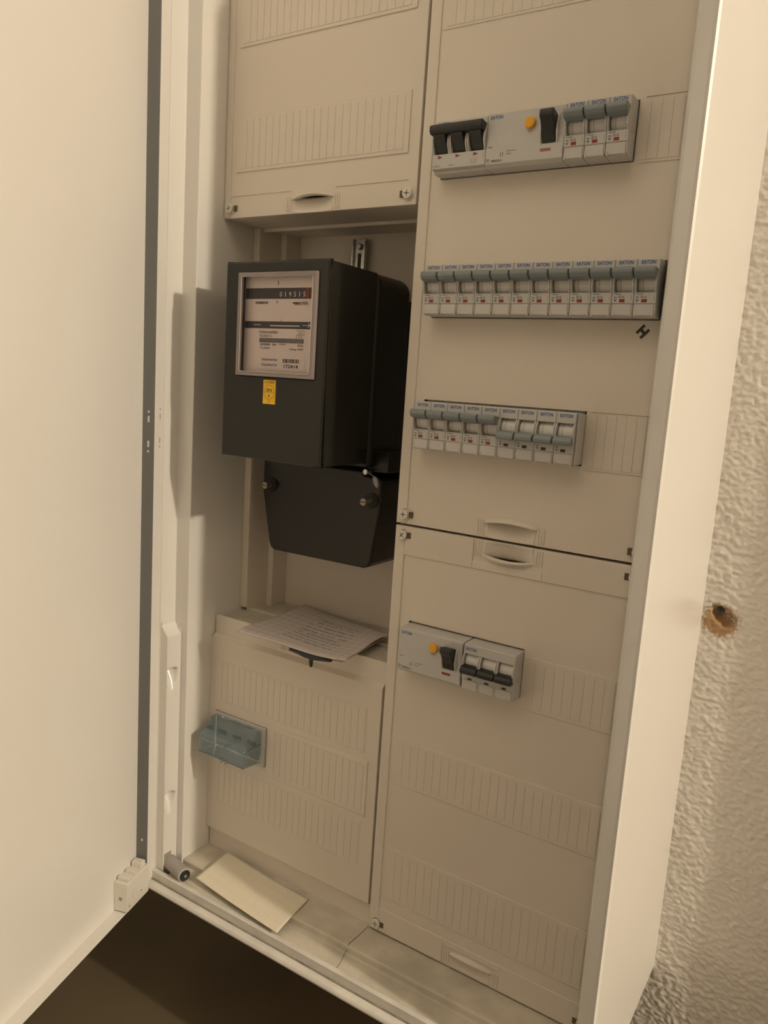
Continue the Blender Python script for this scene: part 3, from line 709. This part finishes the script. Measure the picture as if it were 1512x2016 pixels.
lines('print', [(.0388+k*.0024, .0391+k*.0024, -.0175, -.0130) for k in range(3)] + [(.0504, .0507, -.0120, -.0085)], YB0-.0001, 'grey_ink', t, world=False)

def rcd(label, x, z, code):
    t = thing('residual_current_switch', label, 'switch', (x, 0, z)); w = 4*PM
    bm = bmesh.new()
    prism(bm, [(.048, -.04), (.048, .04), (.004, .04), (.004, .0224), (-.0150, .0224), (YB0, .0212), (YB0, -.0195), (-.0160, -.0224), (.004, -.0224), (.004, -.04)], .0002, w-.0002)
    mk('body', bm, 'mcb', t, bevel=.0004, world=False)
    yy = YB0-.0001
    bm = bmesh.new(); prism(bm, circ(.0397, .0100, .0046, 28), -.0222, YB0+.001, 'y'); mk('test_button', bm, 'yellow', t, bevel=.0008, world=False)
    bm = bmesh.new()
    for a, b in ((.0492, .0506), (.0634, .0650)): prism(bm, [(YB0+.001, .0155), (YB0-.0004, .0150), (-.0220, .006), (-.0220, 0), (YB0, -.0085), (YB0+.001, -.0085)], a, b)
    mk('lever_cheek', bm, 'mcb', t, bevel=.0003, world=False)
    bm = bmesh.new(); prism(bm, [(YB0+.001, .0140), (-.0285, .0168), (-.0300, .0150), (-.0300, .0110), (-.0268, .0080), (-.0215, -.001), (YB0-.0006, -.0075), (YB0+.001, -.0075)], .0510, .0630); mk('lever', bm, 'black', t, bevel=.0008, world=False)
    Box('status_flag', 'redpale' if 'top row' in label else 'red', t, .0500, .0592, yy, YB0+.0004, -.0136, -.0112, world=False)
    text('logo', 'EATON', .0112, .0030, .0028, yy, .0165, 'blue_ink', t, world=False, bold=.025)
    text('print', 'TEST', .0038, .0011, .0378, yy, .0030, 'grey_ink', t, world=False)
    text('print', code, .0100, .0024, .0060, yy, -.0185, 'ink', t, world=False, bold=.02); text('print', 'IEC', .0040, .0018, .0010, yy, -.0185, 'grey_ink', t, world=False)
    text('print', '230/400V', .0090, .0012, .0195, yy, -.0105, 'grey_ink', t, world=False); text('print', '50Hz', .0050, .0012, .0195, yy, -.0130, 'grey_ink', t, world=False)
    lines('print', [(.0022, .0065, -.0062, -.0056), (.0140, .0146, -.0140, -.0105), (.0160, .0166, -.0140, -.0105), (.0010, .0042, -.0162, -.0154), (.0690, .0692, -.0160, -.0110)], yy, 'grey_ink', t, world=False)
    return t
rcd('grey switch block with yellow test button in the top row', .0236+3*PM, .3488, '40/0,03-A')
rcd('grey switch block with yellow test button in the lowest row', .0244, -.1208, '63/0,03-A')
# three-pole breaker with black levers down, lowest row
t = thing('circuit_breaker', 'three-pole breaker with black levers down in the lowest row', 'circuit breaker', (.0244+4*PM+.0012, 0, -.1208))
bm = bmesh.new(); breaker_body(bm, 3*PM, 3); mk('body', bm, 'mcb', t, bevel=.0003, world=False)
for i in range(3):
    bm = bmesh.new(); drum(bm, i*PM+.0024, i*PM+.0151); mk('rocker_drum', bm, 'drum', t, world=False)
    bm = bmesh.new(); prism(bm, LEV_DN, i*PM+.0004, i*PM+.0171); mk('lever', bm, 'black', t, bevel=.0007, world=False)
    Box('status_flag', 'darkflag', t, i*PM+.0062, i*PM+.0106, YB0-.0001, YB0+.0005, -.0120, -.0100, world=False)
    bm = bmesh.new(); box(bm, i*PM+.0014, i*PM+.0161, YB0+.0002, YB0+.0012, -.0214, -.0128); mk('terminal_flap', bm, 'mcb_flap', t, bevel=.0005, world=False)
text('logo', 'EATON', .0112, .0030, .0022, YB0-.0001, .0165, 'blue_ink', t, world=False, bold=.025)

# ------------------------------------------------------------------ blue transparent fuse flap
t = thing('fuse_holder', 'small fuse holder under a pale blue transparent flap on lower left cover', 'fuse holder', (-.197, 0, -.315))
bm = bmesh.new(); plate(bm, -.2375, -.1565, -.3160, -.2680, [(-.2345, -.1620, -.3120, -.2710)], -.0030, .004); mk('frame', bm, 'mcb', t, bevel=.0005)
bm = bmesh.new(); box(bm, -.2340, -.1625, -.0035, .040, -.3110, -.2720); mk('fuse_body', bm, 'drum', t, bevel=.001)
bm = bmesh.new()
for x in (-.2290, -.2055, -.1820): box(bm, x, x+.0130, -.0040, -.0034, -.2935, -.2880)
box(bm, -.2150, -.1760, -.0038, -.0034, -.2735, -.2725)
mk('fuse_slots', bm, 'dark', t)
bm = bmesh.new()
prism(bm, [(-.0035, -.2695), (-.0140, -.2705), (-.0150, -.2800), (-.0300, -.2840), (-.0310, -.2860), (-.0310, -.3060), (-.0290, -.3080), (-.0035, -.3105)], -.2335, -.1610)
mk('flap', bm, 'blue_clear', t, bevel=.0012, seg=2)
bm = bmesh.new()
for d in ((-.2335, -.1610, -.0320, -.0308, -.3078, -.3066), (-.1622, -.1610, -.0318, -.0040, -.2875, -.2863)): box(bm, *d)
mk('flap_ribs', bm, 'blue_clear', t)
for x in (-.1995, -.1925):
    bm = bmesh.new(); prism(bm, circ(x, -.3100, .0030, 16), -.0300, -.0262, 'y'); mk('sealing_lug', bm, 'blue_clear', t, bevel=.0008)
bm = bmesh.new(); prism(bm, circ(-.1955, -.2925, .0018, 14), -.0285, -.0035, 'y'); mk('screw', bm, 'zinc', t, bevel=.0004)

# ------------------------------------------------------------------ papers and loose things
def sheet(name, corners, label, cat, m, fn, th=.0003):
    a, b, c_, d = [Vector(q) for q in corners]     # front-left, front-right, back-right, back-left
    bm = bmesh.new()
    def f(u, v):
        p = (a*(1-u)+b*u)*(1-v)+(d*(1-u)+c_*u)*v; return p+Vector((0, 0, fn(u, v)))
    grid(bm, f, 40, 24, uv=True)
    o = mk(name, bm, m, smooth=True, solid=th); return tag(o, label, cat)
def bend(u, v):
    z = .0015*math.sin(u*7+v*3)*u + .0010*math.sin(v*9+u*2)
    z += .0045*max(0, (u-.72)/.28)**2*(.35+.65*v) - .0015*max(0, (.10-v)/.10)*1.0
    return z+.0006
sheet('note_paper', [(-.1815, -.0300, -.1478), (-.0290, -.0335, -.1462), (-.0440, .0780, -.1485), (-.1895, .1060, -.1478)], 'folded squared paper with handwriting lying on the ledge below the meter', 'paper', 'paper', bend)
sheet('note_paper', [(-.1800, -.0270, -.1498), (-.0350, -.0280, -.1490), (-.0465, .0700, -.1503), (-.1895, .1000, -.1500)], 'plain under-sheet folded beneath the handwritten squared paper', 'paper', 'paper2', lambda u, v: .0008*math.sin(u*5)+.002*max(0, (u-.8)/.2)**2)
sheet('note_slip', [(-.2099, -.0540, -.4525), (-.0749, -.0654, -.4545), (-.0786, -.0062, -.4495), (-.2078, -.0022, -.4445)], 'blank yellowed paper slip leaning in the bottom of the cabinet', 'paper', 'paper2', lambda u, v: -.0012*math.sin(math.pi*u)+.0006*math.sin(v*4), th=.0004)

ck = thing('cabinet_key', 'small black T-shaped key poking out under the squared paper', 'key', (-.078, -.028, -.1525))
bm = bmesh.new(); prism(bm, [(-.1045, -.1490), (-.1045, -.1518), (-.092, -.1528), (-.083, -.1545), (-.072, -.1545), (-.050, -.1512), (-.0482, -.1500), (-.050, -.1490)], -.0310, -.0270, 'y')
mk('handle_bar', bm, 'inkblue' if 'inkblue' in M else 'black', ck, bevel=.0008)
bm = bmesh.new(); prism(bm, [(-.0775, -.1540), (-.0770, -.1600), (-.0757, -.1632), (-.0742, -.1632), (-.0735, -.1600), (-.0735, -.1540)], -.0305, -.0275, 'y')
mk('shank', bm, 'black', ck, bevel=.0006)

bu = thing('grey_bush', 'grey cylindrical bush with dark metal end in the lower left corner', 'bush', (-.242, -.054, -.4612))
BA, BD = Vector((-.2590, -.0500, -.4530)), Vector((.0380, -.0090, .0)); BL = BD.length
def bush(name, m, r, t0, t1, bev, n=28):
    bm = bmesh.new(); prism(bm, circ(0, 0, r, n), t0*BL, t1*BL, 'x')
    bmesh.ops.transform(bm, matrix=Matrix.Translation(BA) @ Matrix.Rotation(math.atan2(BD.y, BD.x), 4, 'Z'), verts=bm.verts)
    mk(name, bm, m, bu, bevel=bev)
bush('sleeve', 'greyrub', .0084, 0, .90, .0007); bush('rim', 'mcb', .0078, .90, .93, .0003)
bush('end_cap', 'black', .0068, .93, .965, .0006); bush('pin', 'zinc', .0020, .965, 1, .0005, 16)
